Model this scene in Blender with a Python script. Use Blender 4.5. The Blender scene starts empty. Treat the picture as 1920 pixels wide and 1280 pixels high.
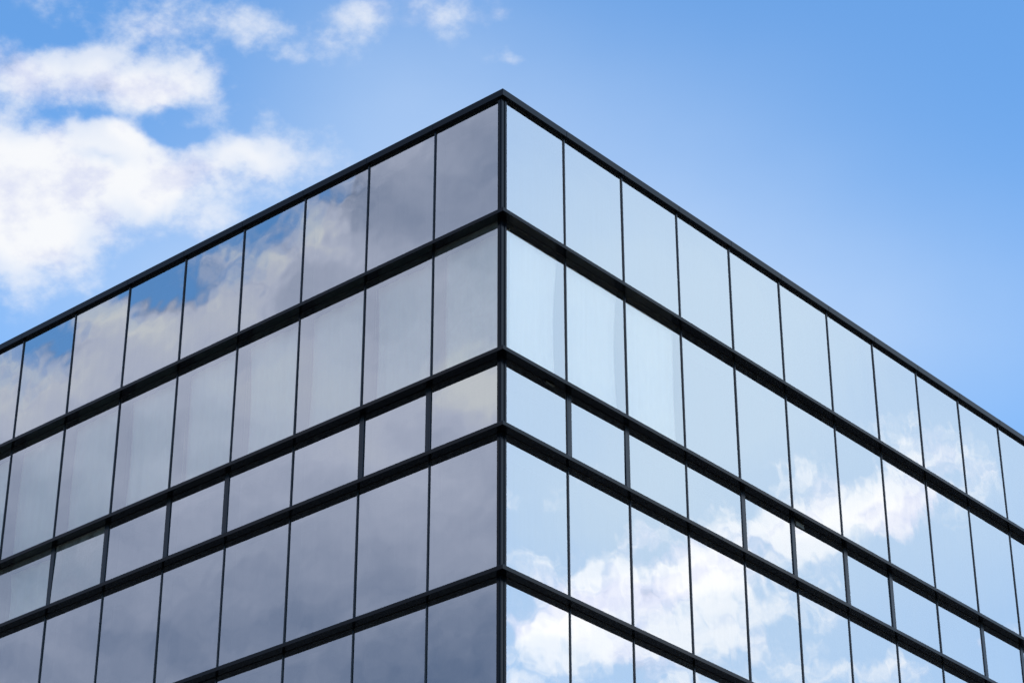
import bpy, bmesh, math, random
from mathutils import Vector, Matrix
random.seed(7)
sc = bpy.context.scene
COL = sc.collection
R = math.radians

# ------------------------------------------------------------------ camera
GZ = 20.4526                                   # height of the reference ledge above the ground
cam_d = bpy.data.cameras.new('camera')
cam = bpy.data.objects.new('camera', cam_d)
COL.objects.link(cam)
sc.camera = cam
cam_d.sensor_width = 36.0
cam_d.lens = 4524.63 / 1920 * 36
cam_d.clip_start, cam_d.clip_end = 0.1, 5000
fw = Vector((-0.57167404, 0.65716223, 0.49125004))
rt = Vector((0.754310278, 0.656517940, -0.000446188))
up = Vector((0.32280768, -0.37029988, 0.87101849))
m3 = Matrix((rt, up, -fw)).transposed()
cam.matrix_world = Matrix.Translation((22.23577, -25.31571, GZ - 18.80265)) @ m3.to_4x4()

# ------------------------------------------------------------------ sun and sky
SUN_AZ, SUN_EL = 88.0, 44.0
sun_d = bpy.data.lights.new('sun', 'SUN')
sun_d.energy = 2.2
sun_d.angle = R(0.5)
sun_d.color = (1.0, 0.95, 0.88)
sun = bpy.data.objects.new('sun', sun_d)
COL.objects.link(sun)
sun_vec = Vector((math.sin(R(SUN_AZ)) * math.cos(R(SUN_EL)), math.cos(R(SUN_AZ)) * math.cos(R(SUN_EL)), math.sin(R(SUN_EL))))
sun.location = sun_vec * 120
sun.rotation_euler = sun_vec.to_track_quat('Z', 'Y').to_euler()

world = bpy.data.worlds.new('World')
sc.world = world
world.use_nodes = True
WT = world.node_tree
WT.nodes.clear()
WN, WL = WT.nodes, WT.links


def wmath(op, a, b=None, c=None, clamp=False):
    n = WN.new('ShaderNodeMath')
    n.operation = op
    n.use_clamp = clamp
    for i, v in enumerate((a, b, c)):
        if v is None:
            continue
        if isinstance(v, (int, float)):
            n.inputs[i].default_value = v
        else:
            WL.new(v, n.inputs[i])
    return n.outputs[0]


def wvec(op, a, b=None, scale=None):
    n = WN.new('ShaderNodeVectorMath')
    n.operation = op
    for i, v in enumerate((a, b)):
        if v is None:
            continue
        if isinstance(v, tuple):
            n.inputs[i].default_value = v
        else:
            WL.new(v, n.inputs[i])
    if scale is not None:
        n.inputs['Scale'].default_value = scale
    return n.outputs[0]


def wnoise(vec, scale, detail, rough, lac=2.0):
    n = WN.new('ShaderNodeTexNoise')
    n.noise_dimensions = '3D'
    WL.new(vec, n.inputs['Vector'])
    n.inputs['Scale'].default_value = scale
    n.inputs['Detail'].default_value = detail
    n.inputs['Roughness'].default_value = rough
    n.inputs['Lacunarity'].default_value = lac
    return n


def wramp(v, lo, hi):
    n = WN.new('ShaderNodeMapRange')
    n.interpolation_type = 'SMOOTHSTEP'
    WL.new(v, n.inputs['Value'])
    for i, q in ((1, lo), (2, hi), (3, 0.0), (4, 1.0)):
        n.inputs[i].default_value = q
    return n.outputs[0]


def wmix(f, a, b):
    n = WN.new('ShaderNodeMix')
    n.data_type = 'RGBA'
    for s, v in ((n.inputs[0], f), (n.inputs[6], a), (n.inputs[7], b)):
        if isinstance(v, (int, float)):
            s.default_value = v
        elif isinstance(v, tuple):
            s.default_value = (*v, 1.0)
        else:
            WL.new(v, s)
    return n.outputs[2]


sky = WN.new('ShaderNodeTexSky')
sky.sky_type = 'NISHITA'
sky.sun_disc = False
sky.sun_elevation = R(SUN_EL)
sky.sun_rotation = R(SUN_AZ)
sky.altitude = 0
sky.air_density = 1.2
sky.dust_density = 0.6
sky.ozone_density = 3.0
SKY_STRENGTH = 0.15

tc = WN.new('ShaderNodeTexCoord')
DIR = tc.outputs['Generated']
sep = WN.new('ShaderNodeSeparateXYZ')
WL.new(DIR, sep.inputs[0])
AZ0 = wmath('MULTIPLY', wmath('ARCTAN2', sep.outputs[0], sep.outputs[1]), 180 / math.pi)
EL0 = wmath('MULTIPLY', wmath('ARCSINE', sep.outputs[2]), 180 / math.pi)
wob = wnoise(DIR, 22, 4, 0.55)
wsep = WN.new('ShaderNodeSeparateColor')
WL.new(wob.outputs['Color'], wsep.inputs[0])
AZ = wmath('ADD', AZ0, wmath('MULTIPLY', wmath('SUBTRACT', wsep.outputs[0], 0.5), 3.4))
EL = wmath('ADD', EL0, wmath('MULTIPLY', wmath('SUBTRACT', wsep.outputs[1], 0.5), 2.2))


def blobs(lst, az=None, el=None):
    """sum of soft cloud masses, each (azimuth, elevation, half width, half height, thickness) in degrees"""
    az, el = az or AZ, el or EL
    tot = None
    for a, e, ra, re, amp in lst:
        x = wmath('MULTIPLY', wmath('SUBTRACT', az, a), 1 / ra)
        y = wmath('MULTIPLY', wmath('SUBTRACT', el, e), 1 / re)
        q = wmath('MULTIPLY_ADD', x, x, wmath('MULTIPLY', y, y))
        g = wmath('MULTIPLY', wmath('EXPONENT', wmath('MULTIPLY', q, -1.0)), amp)
        tot = g if tot is None else wmath('ADD', tot, g)
    return tot


#CLOUDS_BEGIN
CLOUDS = [
    (-53.23, 32.75, 2.71, 1.39, 1.15),
    (-50.73, 32.72, 1.2, 0.7, 0.9),
    (-48.4, 33.25, 1.51, 0.46, 0.8),
    (-54.0, 30.8, 1.77, 1.01, 1.1),
    (-56.07, 32.31, 1.8, 1.9, 1.0),
    (-52.04, 35.17, 2.17, 0.76, 0.88),
    (-50.95, 34.95, 1.08, 0.51, 0.4),
    (-55.03, 35.17, 1.39, 0.63, 0.8),
    (-51.9, 36.67, 2.84, 0.63, 0.42),
    (-48.36, 36.69, 1.74, 0.51, 0.44),
    (-45.41, 36.96, 0.79, 0.51, 0.45),
    (-43.85, 37.25, 0.95, 0.51, 0.4),
    (-49.58, 34.8, 1.85, 0.76, 0.25),
    (-40.94, 36.29, 0.55, 0.25, 0.45),
    (-51.81, 33.88, 0.73, 0.41, 0.75),
    (-47.41, 34.19, 1.84, 0.76, 0.32),
    (-49.31, 35.2, 0.93, 0.63, 0.4),
    (-41.49, 37.29, 1.43, 0.38, 0.4),
    (-51.13, 35.18, 6.5, 2.53, 0.13),
    (-48.18, 32.39, 2.7, 1.39, 0.2),
    (-46.61, 36.1, 3.92, 1.27, 0.12),
    (-52.52, 34.16, 1.68, 0.25, -0.42),
    (-50.32, 33.85, 0.91, 0.25, -0.42),
    (-49.24, 34.35, 1.23, 0.35, -0.2),
    (-54.72, 36.13, 1.41, 0.44, -0.35),
    (-48.42, 35.51, 0.93, 0.76, -0.25),
    (-52.83, 33.04, 0.91, 0.18, -0.35),
    (-46.76, 35.97, 1.25, 0.51, -0.2),
    (-129.24, 30.02, 0.88, 0.38, 0.6),
    (-130.59, 31.18, 0.59, 0.28, 0.35),
    (-126.35, 29.14, 0.87, 0.35, -0.6),
    (-125.36, 26.12, 2.11, 1.27, 1.8),
    (-126.77, 26.87, 1.28, 1.14, 1.7),
    (-128.06, 27.67, 1.0, 1.14, 1.7),
    (-129.14, 28.12, 1.15, 1.2, 1.7),
    (-130.14, 28.82, 0.87, 1.2, 1.7),
    (-131.19, 29.01, 1.16, 1.2, 1.8),
    (-132.3, 29.61, 0.87, 1.2, 1.7),
    (-133.99, 30.53, 1.47, 1.27, 1.7),
    (-135.69, 32.29, 1.05, 1.65, 1.7),
    (-137.77, 33.71, 1.98, 2.15, 2.2),
    (-133.59, 32.6, 1.2, 0.38, 0.35),
    (-127.83, 29.84, 0.88, 0.32, 0.4),
    (-133.86, 27.31, 4.99, 2.28, 2.2),
    (-128.58, 23.9, 6.92, 2.91, 2.5),
    (-130.13, 21.51, 12.25, 2.91, 2.5),
    (-136.75, 24.86, 5.58, 4.43, 2.5),
    (-139.56, 29.93, 3.65, 4.43, 2.2),
    (40.34, 22.99, 1.79, 0.76, 0.4),
    (38.44, 22.47, 2.33, 0.63, 0.42),
    (36.41, 22.42, 1.64, 0.51, 0.25),
    (38.0, 23.77, 2.07, 0.76, 0.55),
    (36.49, 23.74, 1.94, 1.01, 0.74),
    (34.99, 23.56, 1.66, 0.89, 0.52),
    (40.34, 22.74, 1.78, 0.76, 0.67),
    (39.24, 23.48, 1.24, 0.51, 0.37),
    (33.68, 22.82, 1.65, 0.51, 0.26),
    (40.46, 25.88, 0.84, 0.44, 0.37),
    (39.64, 24.49, 1.81, 0.63, 0.28),
    (31.86, 25.21, 1.96, 1.01, 0.78),
    (30.48, 25.37, 1.26, 0.89, 0.63),
    (33.45, 26.06, 1.55, 0.63, 0.37),
    (34.35, 25.04, 1.54, 0.57, 0.44),
    (32.73, 24.64, 1.67, 0.63, 0.44),
    (29.57, 26.18, 1.41, 0.76, 0.37),
    (30.73, 27.01, 1.28, 0.44, 0.3),
    (28.81, 26.86, 1.14, 0.44, 0.22),
    (28.61, 21.7, 0.95, 0.7, 0.74),
    (38.87, 21.61, 2.04, 0.63, 0.55),
    (36.97, 21.82, 1.5, 0.57, 0.55),
    (32.45, 21.37, 2.17, 0.41, 0.41),
    (30.49, 21.22, 1.22, 0.38, 0.37),
    (35.88, 24.91, 1.12, 0.44, 0.31),
    (34.56, 21.74, 1.23, 0.44, 0.26),
    (39.17, 19.88, 6.73, 1.01, 0.89),
]
DARK = [
    (-131.14, 25.93, 19.7, 10.13, 0.53),
    (-138.07, 34.09, 1.99, 2.15, 0.26),
    (-135.67, 33.05, 1.36, 1.14, 0.1),
    (-134.17, 32.87, 0.9, 0.51, 0.4),
    (-134.23, 19.21, 12.06, 3.29, 0.45),
    (-138.16, 21.99, 2.32, 1.52, 0.16),
    (-138.19, 28.22, 1.08, 0.57, -0.55),
    (-133.93, 31.73, 1.12, 0.57, -0.42),
    (-124.77, 27.43, 2.42, 0.89, -0.28),
    (-127.03, 28.14, 1.44, 0.51, -0.25),
    (-129.31, 29.33, 1.16, 0.57, -0.32),
    (-130.81, 30.18, 1.03, 0.57, -0.3),
    (-132.22, 30.77, 0.88, 0.51, -0.2),
    (-129.72, 26.34, 7.06, 1.27, -0.08),
    (-132.69, 28.02, 7.46, 1.52, -0.26),
]
VEIL = [
    (-38.18, 32.17, 6.73, 3.8, 0.35),
    (-48.45, 29.98, 7.31, 2.78, 0.42),
    (-44.09, 34.94, 4.63, 3.16, 0.3),
    (-31.8, 29.1, 7.24, 2.91, 0.35),
]
GLARE = [
    (35.45, 27.92, 14.33, 10.76, 1.0),
]
#CLOUDS_END

flat = wvec('MULTIPLY', DIR, (1, 1, 1.5))
n1 = wnoise(flat, 30, 11, 0.61).outputs['Fac']
n2 = wnoise(wvec('ADD', flat, (0.010 * math.sin(R(SUN_AZ)), 0.010 * math.cos(R(SUN_AZ)), 0.016)), 30, 6, 0.52).outputs['Fac']
mass = blobs(CLOUDS)
sunny = WN.new('ShaderNodeVectorMath')
sunny.operation = 'DOT_PRODUCT'
WL.new(DIR, sunny.inputs[0])
sunny.inputs[1].default_value = sun_vec
near_sun = wramp(sunny.outputs['Value'], 0.25, 0.85)
dens = wmath('ADD', mass, wmath('MULTIPLY', wmath('SUBTRACT', n1, 0.5), wmath('MULTIPLY_ADD', near_sun, 1.3, 2.0)))
cover = wramp(dens, 0.20, 0.94)
cover = wmath('MULTIPLY', wmath('MULTIPLY', cover, wramp(mass, 0.02, 0.22)), wmath('MULTIPLY_ADD', wramp(mass, 0.75, 1.3), 0.28, 0.72))
deep = wramp(mass, 0.9, 2.2)
relief = wmath('MULTIPLY', wmath('SUBTRACT', n1, n2), wmath('MULTIPLY_ADD', deep, -1.75, 2.05))   # lit flanks towards the sun
dark = blobs(DARK)
lit = wmath('ADD', wmath('SUBTRACT', 0.97, wmath('MULTIPLY', wramp(dens, 0.6, 2.0), 0.08)), relief)
lowf = wnoise(wvec('MULTIPLY', DIR, (1, 1, 1.8)), 9, 2.5, 0.45).outputs['Fac']
lit = wmath('ADD', lit, wmath('MULTIPLY', wmath('MULTIPLY', wmath('SUBTRACT', lowf, 0.5), 0.6), deep))
lit = wmath('MINIMUM', wmath('MAXIMUM', wmath('SUBTRACT', lit, dark), 0.0), 1.15)
K = 1.0 / SKY_STRENGTH
cloud_col = wmix(wmath('MULTIPLY', lit, 1 / 0.65, clamp=True), (0.078 * K, 0.125 * K, 0.226 * K), (0.412 * K, 0.438 * K, 0.545 * K))
cloud_col = wmix(wramp(lit, 0.60, 1.05), cloud_col, (0.555 * K, 0.565 * K, 0.585 * K))
gain = wmath('MULTIPLY_ADD', near_sun, 1.15, 1.0)   # clouds near the sun shine through
gn = WN.new('ShaderNodeCombineXYZ')
for i, tone in enumerate((0.06, 0.0, -0.06)):                           # and look a little creamier
    WL.new(wmath('MULTIPLY', gain, wmath('MULTIPLY_ADD', near_sun, tone, 1.0)), gn.inputs[i])
cloud_col = wvec('MULTIPLY', cloud_col, gn.outputs[0])
veil = wmath('MULTIPLY', blobs(VEIL, AZ0, EL0), wmath('MULTIPLY_ADD', wnoise(flat, 7, 6, 0.5).outputs['Fac'], 0.9, 0.55), clamp=True)
hs = WN.new('ShaderNodeHueSaturation')
hs.inputs['Saturation'].default_value = 1.22
hs.inputs['Value'].default_value = 1.06
WL.new(sky.outputs[0], hs.inputs['Color'])
sky_col = wmix(veil, hs.outputs[0], (0.42 * K, 0.50 * K, 0.60 * K))
glare = wmath('MULTIPLY', blobs(GLARE, AZ0, EL0), wmath('MULTIPLY_ADD', lowf, 0.5, 0.75), clamp=True)
sky_col = wmix(glare, sky_col, (0.60 * K, 0.735 * K, 0.88 * K))
final = wmix(cover, sky_col, cloud_col)
bg = WN.new('ShaderNodeBackground')
bg.inputs['Strength'].default_value = SKY_STRENGTH
WL.new(final, bg.inputs['Color'])
wo = WN.new('ShaderNodeOutputWorld')
WL.new(bg.outputs[0], wo.inputs['Surface'])
world.cycles.sampling_method = 'MANUAL'
world.cycles.sample_map_resolution = 512

# ------------------------------------------------------------------ exposure
vs = sc.view_settings
vs.view_transform = 'Standard'
vs.look = 'None'
vs.exposure = 0.75
vs.gamma = 1.0
vs.use_curve_mapping = False


# ------------------------------------------------------------------ materials
def new_mat(name):
    m = bpy.data.materials.new(name)
    m.use_nodes = True
    m.node_tree.nodes.clear()
    return m, m.node_tree.nodes, m.node_tree.links


def principled(name, base, rough, metallic=0.0, noise_scale=3.0, var=0.25, rough_var=0.12, spec=0.5, bump=0.0):
    m, N, L = new_mat(name)
    out = N.new('ShaderNodeOutputMaterial')
    p = N.new('ShaderNodeBsdfPrincipled')
    L.new(p.outputs[0], out.inputs[0])
    p.inputs['Metallic'].default_value = metallic
    p.inputs['Specular IOR Level'].default_value = spec
    g = N.new('ShaderNodeNewGeometry')
    n = N.new('ShaderNodeTexNoise')
    n.inputs['Scale'].default_value = noise_scale
    n.inputs['Detail'].default_value = 8
    n.inputs['Roughness'].default_value = 0.65
    L.new(g.outputs['Position'], n.inputs['Vector'])
    mx = N.new('ShaderNodeMix')
    mx.data_type = 'RGBA'
    mx.inputs[6].default_value = (*[c * (1 - var) for c in base], 1)
    mx.inputs[7].default_value = (*[c * (1 + var) for c in base], 1)
    L.new(n.outputs['Fac'], mx.inputs[0])
    L.new(mx.outputs[2], p.inputs['Base Color'])
    mr = N.new('ShaderNodeMapRange')
    mr.inputs[3].default_value = max(0.02, rough - rough_var)
    mr.inputs[4].default_value = rough + rough_var
    L.new(n.outputs['Fac'], mr.inputs[0])
    L.new(mr.outputs[0], p.inputs['Roughness'])
    if bump:
        b = N.new('ShaderNodeBump')
        b.inputs['Strength'].default_value = bump
        b.inputs['Distance'].default_value = 0.01
        L.new(n.outputs['Fac'], b.inputs['Height'])
        L.new(b.outputs[0], p.inputs['Normal'])
    return m


def glass_material(name, tint, dirt_amount, coat=0.53, smear=0.0):
    """coated mirror glass: a sharp reflection of the sky over a dark tinted view inside, with a thin film of dust"""
    m, N, L = new_mat(name)
    out = N.new('ShaderNodeOutputMaterial')
    g = N.new('ShaderNodeNewGeometry')
    info = N.new('ShaderNodeObjectInfo')
    wav = N.new('ShaderNodeTexNoise')
    wav.inputs['Scale'].default_value = 0.9
    wav.inputs['Detail'].default_value = 2
    off = N.new('ShaderNodeVectorMath')
    off.operation = 'MULTIPLY_ADD'
    L.new(info.outputs['Random'], off.inputs[0])
    off.inputs[1].default_value = (37, 37, 37)
    L.new(g.outputs['Position'], off.inputs[2])
    L.new(off.outputs[0], wav.inputs['Vector'])
    b = N.new('ShaderNodeBump')
    b.inputs['Strength'].default_value = 0.5
    b.inputs['Distance'].default_value = 0.006
    L.new(wav.outputs['Fac'], b.inputs['Height'])
    gl = N.new('ShaderNodeBsdfGlossy')
    gl.inputs['Roughness'].default_value = 0.0
    gl.inputs['Color'].default_value = (*tint, 1)
    L.new(b.outputs[0], gl.inputs['Normal'])
    tr = N.new('ShaderNodeBsdfTransparent')
    tr.inputs['Color'].default_value = (0.95, 0.97, 0.94, 1)
    lw = N.new('ShaderNodeFresnel')
    lw.inputs['IOR'].default_value = 1.5
    fac = N.new('ShaderNodeMath')
    fac.operation = 'MULTIPLY_ADD'
    L.new(lw.outputs[0], fac.inputs[0])
    fac.inputs[1].default_value = 0.6
    fac.inputs[2].default_value = coat
    mix = N.new('ShaderNodeMixShader')
    L.new(fac.outputs[0], mix.inputs[0])
    L.new(tr.outputs[0], mix.inputs[1])
    L.new(gl.outputs[0], mix.inputs[2])
    # dust: vertical rain streaks and a few smears
    st = N.new('ShaderNodeVectorMath')
    st.operation = 'MULTIPLY'
    L.new(off.outputs[0], st.inputs[0])
    st.inputs[1].default_value = (9, 9, 0.55)
    dn = N.new('ShaderNodeTexNoise')
    dn.inputs['Scale'].default_value = 1.0
    dn.inputs['Detail'].default_value = 6
    dn.inputs['Roughness'].default_value = 0.6
    L.new(st.outputs[0], dn.inputs['Vector'])
    dm = N.new('ShaderNodeMapRange')
    dm.inputs[1].default_value = 0.42
    dm.inputs[2].default_value = 0.75
    dm.inputs[3].default_value = dirt_amount * 0.25
    dm.inputs[4].default_value = dirt_amount * 1.6
    L.new(dn.outputs['Fac'], dm.inputs[0])
    df = N.new('ShaderNodeBsdfDiffuse')
    df.inputs['Color'].default_value = (0.45, 0.45, 0.44, 1)
    mix2 = N.new('ShaderNodeMixShader')
    L.new(dm.outputs[0], mix2.inputs[0])
    L.new(mix.outputs[0], mix2.inputs[1])
    L.new(df.outputs[0], mix2.inputs[2])
    if smear:
        sn = N.new('ShaderNodeTexNoise')
        sn.inputs['Scale'].default_value = 2.6
        sn.inputs['Detail'].default_value = 7
        sn.inputs['Roughness'].default_value = 0.62
        sn.inputs['Distortion'].default_value = 0.8
        L.new(off.outputs[0], sn.inputs['Vector'])
        sm = N.new('ShaderNodeMapRange')
        sm.inputs[1].default_value = 0.35
        sm.inputs[2].default_value = 0.72
        sm.inputs[3].default_value = smear * 0.25
        sm.inputs[4].default_value = smear
        L.new(sn.outputs['Fac'], sm.inputs[0])
        d2 = N.new('ShaderNodeBsdfDiffuse')
        d2.inputs['Color'].default_value = (0.62, 0.66, 0.62, 1)
        mix3 = N.new('ShaderNodeMixShader')
        L.new(sm.outputs[0], mix3.inputs[0])
        L.new(mix2.outputs[0], mix3.inputs[1])
        L.new(d2.outputs[0], mix3.inputs[2])
        mix2 = mix3
    L.new(mix2.outputs[0], out.inputs[0])
    return m


M_GLASS = glass_material('mirror_glass', (0.93, 0.97, 1.0), 0.02)
M_VISION = glass_material('vision_glass', (0.93, 0.97, 1.0), 0.02, 0.49)
M_HAZY = glass_material('hazy_old_glass', (0.93, 0.97, 0.98), 0.03, 0.52, 0.22)
M_SMEARED = glass_material('smeared_glass', (0.93, 0.97, 0.99), 0.02, 0.50, 0.09)
M_METAL = principled('dark_painted_aluminium', (0.0018, 0.003, 0.0050), 0.18, 0.0, 2.5, 0.45, 0.07, 0.20)
M_MULLION = principled('dark_anodised_mullion', (0.003, 0.005, 0.008), 0.22, 0.0, 5, 0.4, 0.06, 0.40)
M_SASH = principled('dark_sash_paint', (0.004, 0.006, 0.009), 0.26, 0.0, 4, 0.2, 0.06, 0.40)
M_GASKET = principled('black_gasket', (0.010, 0.011, 0.013), 0.6, 0.0, 8, 0.2)
M_CURTAIN = principled('pale_curtain_cloth', (0.86, 0.90, 0.78), 0.9, 0.0, 6, 0.06, 0.02, 0.1)
M_CURTAIN_WARM = principled('cream_curtain_cloth', (0.93, 0.87, 0.78), 0.9, 0.0, 6, 0.05, 0.02, 0.1)
M_BRACKET = principled('galvanised_bracket', (0.06, 0.065, 0.06), 0.5, 0.0, 9, 0.3)
M_CORE = principled('interior_wall_paint', (0.04, 0.045, 0.05), 0.8, 0.0, 2, 0.15)
M_SLAB = principled('interior_concrete', (0.04, 0.045, 0.05), 0.85, 0.0, 3, 0.2)
M_ROOF = principled('roof_felt', (0.10, 0.10, 0.105), 0.9, 0.0, 2, 0.3)
M_GROUND = principled('paving', (0.032, 0.032, 0.033), 0.9, 0.0, 0.6, 0.35, bump=0.3)


# ------------------------------------------------------------------ mesh helpers
class MB:
    def __init__(self):
        self.bm = bmesh.new()

    def hull(self, bottom, top):
        """prism from two point loops of equal length"""
        n = len(bottom)
        vb = [self.bm.verts.new(v) for v in bottom]
        vt = [self.bm.verts.new(v) for v in top]
        self.bm.faces.new(vb[::-1])
        self.bm.faces.new(vt)
        for i in range(n):
            self.bm.faces.new((vb[i], vb[(i + 1) % n], vt[(i + 1) % n], vt[i]))

    def box(self, F, s0, s1, d0, d1, z0, z1):
        q = [(s0, d0), (s1, d0), (s1, d1), (s0, d1)]
        self.hull([F(s, d, z0) for s, d in q], [F(s, d, z1) for s, d in q])

    def build(self, name, mat, parent=None, bevel=0.0):
        bm = self.bm
        bmesh.ops.recalc_face_normals(bm, faces=bm.faces)
        if bevel:
            bmesh.ops.bevel(bm, geom=[e for e in bm.edges if e.is_manifold], offset=bevel, segments=1, affect='EDGES', clamp_overlap=True)
            bmesh.ops.recalc_face_normals(bm, faces=bm.faces)
        me = bpy.data.meshes.new(name)
        bm.to_mesh(me)
        bm.free()
        me.materials.append(mat)
        o = bpy.data.objects.new(name, me)
        COL.objects.link(o)
        if parent is not None:
            o.parent = parent
        return o


def FL(s, d, z):            # facade running away to the west: s metres from the corner, d metres out of the glass
    return Vector((-s, -d, GZ + z))


def FR(s, d, z):            # facade running away to the north
    return Vector((d, s, GZ + z))


# ------------------------------------------------------------------ ground
g = MB()
g.hull([(-900, -900, -0.5), (900, -900, -0.5), (900, 900, -0.5), (-900, 900, -0.5)], [(-900, -900, 0), (900, -900, 0), (900, 900, 0), (-900, 900, 0)])
ground = g.build('ground', M_GROUND)
ground['kind'] = 'structure'
ground['label'] = 'paved street ground round the office building'

# ------------------------------------------------------------------ the building
bld = bpy.data.objects.new('office_building', None)
COL.objects.link(bld)
bld['label'] = 'glass office building with black frames and mirrored windows meeting at a sharp corner'
bld['category'] = 'building'

SIDES = {'L': (FL, -0.0568, 1.5958, 16), 'R': (FR, 0.0099, 1.6023, 18)}
LEN = {k: v[1] + v[2] * v[3] for k, v in SIDES.items()}
ROOF_Z = 5.076
COPE = 0.132
LEDGES = [2.5966, 0.0, -1.35, -3.80, -6.40, -7.75, -10.2, -12.8, -14.15, -16.6]
TH, ED = 0.072, 0.18                    # ledge thickness and overhang
COPE_D = 0.075
MH = 0.015                              # half width of a mullion
GAS = 0.007                             # frame round each pane
POST = {'L': 0.078, 'R': 0.095}
FIN = 0.26                              # mullions run this deep behind the glass
ROWS = [(ROOF_Z - COPE, LEDGES[0])] + [(LEDGES[i] - TH, LEDGES[i + 1]) for i in range(len(LEDGES) - 1)] + [(LEDGES[-1] - TH, -GZ)]
SEEN = [{'L': 9, 'R': 11}, {'L': 9, 'R': 11}, {'L': 8, 'R': 11}, {'L': 8, 'R': 9}, {'L': 4, 'R': 4}]
OPENING = {2, 5, 7, 10}                 # opening lights in the low row carry an extra sash


def edges(side, k):                     # clear opening of bay k (1 = at the corner)
    F, o, w, n = SIDES[side]
    a = POST[side] if k == 1 else o + (k - 1) * w + MH
    return a, o + k * w - MH


def frame_ring(mb, F, a, b, z0, z1, t, d0, d1):
    mb.box(F, a, a + t, d0, d1, z0, z1)
    mb.box(F, b - t, b, d0, d1, z0, z1)
    mb.box(F, a + t, b - t, d0, d1, z0, z0 + t)
    mb.box(F, a + t, b - t, d0, d1, z1 - t, z1)


def pane_mesh(mb, F, a, b, z0, z1, tilt_s=0.0, tilt_z=0.0, ch=0.004, d=0.0):
    """one sheet of glass with ground edges, leaning a hair out of the plane like every real pane"""
    def P(s, dd, z):
        u, v = (s - a) / (b - a) - 0.5, (z - z0) / (z1 - z0) - 0.5
        return F(s, d + dd + u * (b - a) * tilt_s + v * (z1 - z0) * tilt_z, z)
    back = [P(a, -0.016, z0), P(b, -0.016, z0), P(b, -0.016, z1), P(a, -0.016, z1)]
    mid = [P(a, -ch, z0), P(b, -ch, z0), P(b, -ch, z1), P(a, -ch, z1)]
    fr = [P(a + ch, 0, z0 + ch), P(b - ch, 0, z0 + ch), P(b - ch, 0, z1 - ch), P(a + ch, 0, z1 - ch)]
    bm = mb.bm
    L = [[bm.verts.new(p) for p in l] for l in (back, mid, fr)]
    for A, B in ((L[1], L[2]),):
        for i in range(4):
            bm.faces.new((A[i], A[(i + 1) % 4], B[(i + 1) % 4], B[i]))
    bm.faces.new(L[2])
    bmesh.ops.delete(bm, geom=L[0], context='VERTS')


def curtain_mesh(F, a, b, z0, z1, seed, side):
    """hanging cloth with shallow folds and a hem that swings a little"""
    rnd = random.Random(seed)
    bm = bmesh.new()
    nx, nz = 40, 16
    fold = 1.0 if side == 'L' else 0.45
    ph = [rnd.uniform(0, 6.28) for _ in range(5)]
    sway = rnd.uniform(-0.03, 0.07)
    bow = rnd.uniform(-0.06, 0.09)
    grid = []
    for j in range(nz + 1):
        v = j / nz
        row = []
        for i in range(nx + 1):
            u = i / nx
            far = u ** 3                                       # the free edge away from the corner
            s = a + (b - a) * u - far * (0.03 + sway * (1 - v) + bow * math.sin(math.pi * v))
            d = -(FIN if side == 'L' else 0.12) - 0.022 + fold * 0.018 * math.sin(u * 31 + ph[0]) * (1 - 0.4 * v) + fold * 0.012 * math.sin(u * 13 + ph[1] + 2 * v)
            row.append(bm.verts.new(F(s, d, z0 + (z1 - z0) * v)))
        grid.append(row)
    for j in range(nz):
        for i in range(nx):
            f = bm.faces.new((grid[j][i], grid[j][i + 1], grid[j + 1][i + 1], grid[j + 1][i]))
            f.smooth = True
    bmesh.ops.recalc_face_normals(bm, faces=bm.faces)
    bmesh.ops.solidify(bm, geom=bm.faces[:], thickness=0.003)
    me = bpy.data.meshes.new('curtain')
    bm.to_mesh(me)
    bm.free()
    me.materials.append(M_CURTAIN if side == 'L' else M_CURTAIN_WARM)
    return me


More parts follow.
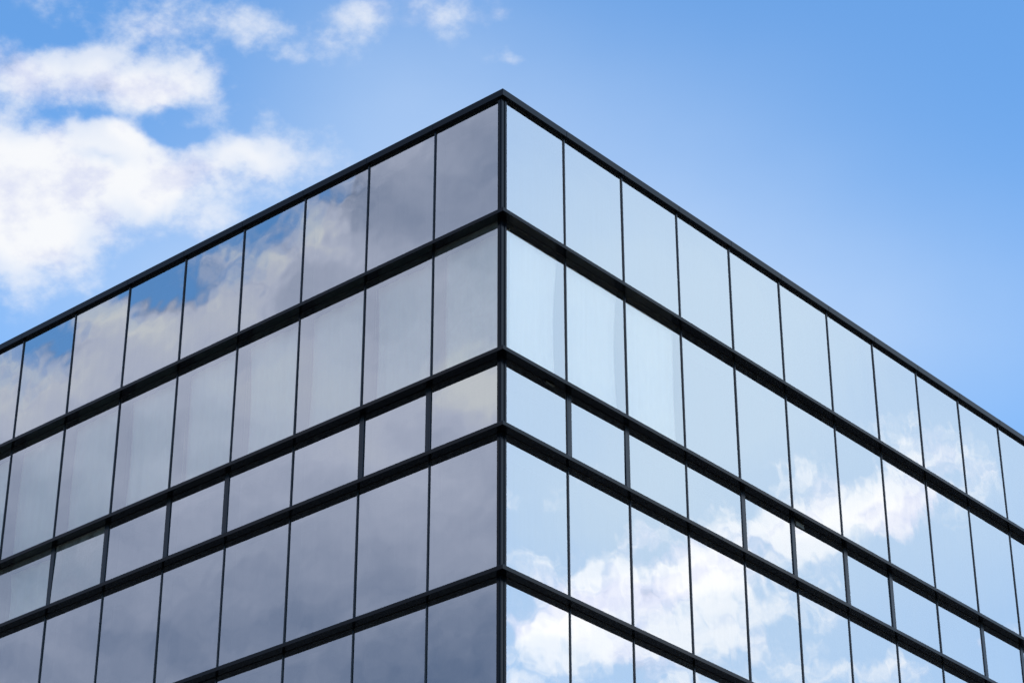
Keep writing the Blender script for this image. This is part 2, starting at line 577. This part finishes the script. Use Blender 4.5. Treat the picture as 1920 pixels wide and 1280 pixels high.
rest_glass, rest_bars = MB(), MB()
for r, (zt, zb) in enumerate(ROWS):
    for side in 'LR':
        F, o, w, n = SIDES[side]
        seen = SEEN[r][side] if r < len(SEEN) else 0
        for k in range(1, n + 1):
            a, b = edges(side, k)
            if k > seen:
                pane_mesh(rest_glass, F, a + GAS, b - GAS, zb + GAS, zt - GAS, random.uniform(-.0015, .0015), random.uniform(-.0015, .0015))
                frame_ring(rest_bars, F, a, b, zb, zt, GAS, -0.03, 0.004)
                rest_bars.box(F, b, b + 2 * MH, -FIN, 0.020, zb, zt)
                continue
            fm = MB()
            a0, b0 = a, b
            opening = r == 2 and k in OPENING
            if opening:
                t = 0.080
                fm.box(F, a, a + t, -0.03, 0.020, zb, zt)
                fm.box(F, b - t, b, -0.03, 0.020, zb, zt)
                a0, b0 = a + t, b - t
            frame_ring(fm, F, a0, b0, zb, zt, GAS, -0.03, 0.004)
            win = fm.build('window', M_SASH if opening else M_GASKET, bld)
            if opening:
                win['label'] = 'low opening window with a thick dark sash bar at each side'
            pm = MB()
            amp = 0.0022 if not opening else 0.004
            ts, tz = random.uniform(-amp, amp), random.uniform(-amp, amp)
            if r == 2 and side == 'L' and k == 7:
                ts, tz = 0.008, -0.02
            pane_mesh(pm, F, a0 + GAS, b0 - GAS, zb + GAS, zt - GAS, ts, tz)
            gm = M_VISION if r == 1 and (side == 'L' or k <= 3) else M_GLASS
            if side == 'L' and (r, k) == (2, 7):
                gm = M_HAZY
                win['label'] = 'low opening window with dull mottled glass'
            if side == 'L' and (r, k) in ((1, 1), (2, 8)):
                gm = M_SMEARED
            pm.build('pane', gm, win)
            if (r == 1 and (side == 'L' or k <= 3)) or (r == 2 and side == 'L' and k == 8):
                cm = curtain_mesh(F, a + 0.005, b - 0.005, zb + 0.03, zt - 0.02, r * 100 + k + (50 if side == 'R' else 0), side)
                co = bpy.data.objects.new('curtain', cm)
                COL.objects.link(co)
                co.parent = win
            mm = MB()
            mm.box(F, b, b + 2 * MH, -FIN, 0.020, zb, zt)
            mm.build('mullion', M_MULLION, bld, bevel=0.003)
o = rest_glass.build('window', M_GLASS, bld)
o['kind'] = 'stuff'
o = rest_bars.build('mullion', M_METAL, bld)
o['kind'] = 'stuff'


def plan(e, i, la, lb):                 # L-shaped plan strip from e outside the glass to i inside
    return [(-la, -e), (e, -e), (e, lb), (-i, lb), (-i, i), (-la, i)]


def strips(mb, e, i, z0, z1, cuts_l, cuts_r, gap=0.005):
    """the strip in lengths with open joints between them"""
    l0, r0 = cuts_l[0], cuts_r[0]
    mb.hull([Vector((x, y, GZ + z0)) for x, y in plan(e, i, l0, r0)], [Vector((x, y, GZ + z1)) for x, y in plan(e, i, l0, r0)])
    for F, cuts in ((FL, cuts_l), (FR, cuts_r)):
        for p, q in zip(cuts, cuts[1:]):
            mb.box(F, p + gap, q, -i, e, z0, z1)


# coping in one-bay lengths
cl = [SIDES['L'][1] + SIDES['L'][2] * k for k in range(1, 17)]
cr = [SIDES['R'][1] + SIDES['R'][2] * k for k in range(1, 19)]
c = MB()
strips(c, COPE_D, 0.60, ROOF_Z - COPE, ROOF_Z, cl, cr, 0.006)
c.build('coping', M_METAL, bld, bevel=0.004)
for q, z in enumerate(LEDGES):
    lm = MB()
    lc = [x + 0.72 for x in cl[1 + q % 3::4]]
    rc = [x + 0.72 for x in cr[1 + (q + 2) % 3::4]]
    lc = [x for x in lc if x < LEN['L'] - 0.3] + [LEN['L']]
    rc = [x for x in rc if x < LEN['R'] - 0.3] + [LEN['R']]
    strips(lm, ED, 0.335, z - TH, z, lc, rc, 0.005)
    lm.build('ledge', M_METAL, bld, bevel=0.003)

# small pale fixings seen just under one ledge
for s0, s1, z0, z1 in ((1.07, 1.28, -0.115, -0.090), (8.08, 8.33, -0.195, -0.105)):
    s = MB()
    s.box(FR, s0, s1, 0.004, 0.020, z0, z1)
    s.build('bracket', M_BRACKET, bld, bevel=0.003)

# corner post: two flats with a groove between, one length per row
for r, (zt, zb) in enumerate(ROWS):
    pm = MB()
    pa, pb = POST['L'], POST['R']
    pl = [(-pa, 0.02), (-pa, -0.030), (-0.022, -0.030), (-0.022, -0.018), (-0.008, -0.018), (-0.008, -0.030), (0.012, -0.030), (0.012, 0.030), (0.002, 0.030), (0.002, 0.046), (0.020, 0.046), (0.020, pb), (-0.02, pb), (-0.02, 0.02)]
    pm.hull([Vector((x, y, GZ + zb)) for x, y in pl], [Vector((x, y, GZ + zt)) for x, y in pl])
    pm.build('corner_post', M_METAL, bld, bevel=0.003)

# dark backing of the blind rows
for r in (0, 2):
    zt, zb = ROWS[r]
    s = MB()
    pts = [(-LEN['L'], 0.42), (-0.42, 0.42), (-0.42, LEN['R']), (-0.50, LEN['R']), (-0.50, 0.50), (-LEN['L'], 0.50)]
    s.hull([Vector((x, y, GZ + zb - 0.005)) for x, y in pts], [Vector((x, y, GZ + zt)) for x, y in pts])
    s.build('backing_panel', M_GASKET, bld)

# floors, inner walls, far walls and roof
la, lb = LEN['L'], LEN['R']
for z in LEDGES:
    s = MB()
    s.hull([Vector((x, y, GZ + z - 0.25)) for x, y in [(-la, .34), (-.34, .34), (-.34, lb), (-la, lb)]], [Vector((x, y, GZ + z - 0.01)) for x, y in [(-la, .34), (-.34, .34), (-.34, lb), (-la, lb)]])
    s.build('floor_slab', M_SLAB, bld)
s = MB()
s.hull([Vector((x, y, 0)) for x, y in [(-la + .3, 3.2), (-3.2, 3.2), (-3.2, lb - .3), (-la + .3, lb - .3)]], [Vector((x, y, GZ + ROOF_Z - .6)) for x, y in [(-la + .3, 3.2), (-3.2, 3.2), (-3.2, lb - .3), (-la + .3, lb - .3)]])
s.build('inner_wall', M_CORE, bld)
s = MB()
s.hull([Vector((x, y, 0)) for x, y in [(-la - .3, -.03), (-la, -.03), (-la, lb), (0.03, lb), (0.03, lb + .3), (-la - .3, lb + .3)]], [Vector((x, y, GZ + ROOF_Z)) for x, y in [(-la - .3, -.03), (-la, -.03), (-la, lb), (0.03, lb), (0.03, lb + .3), (-la - .3, lb + .3)]])
s.build('back_wall', M_METAL, bld)
s = MB()
s.hull([Vector((x, y, GZ + ROOF_Z - .55)) for x, y in [(-la, .61), (-.61, .61), (-.61, lb), (-la, lb)]], [Vector((x, y, GZ + ROOF_Z - .25)) for x, y in [(-la, .61), (-.61, .61), (-.61, lb), (-la, lb)]])
s.build('roof', M_ROOF, bld)

# ------------------------------------------------------------------ render options
sc.cycles.max_bounces = 10
sc.cycles.transparent_max_bounces = 16
sc.cycles.glossy_bounces = 6
sc.cycles.diffuse_bounces = 3
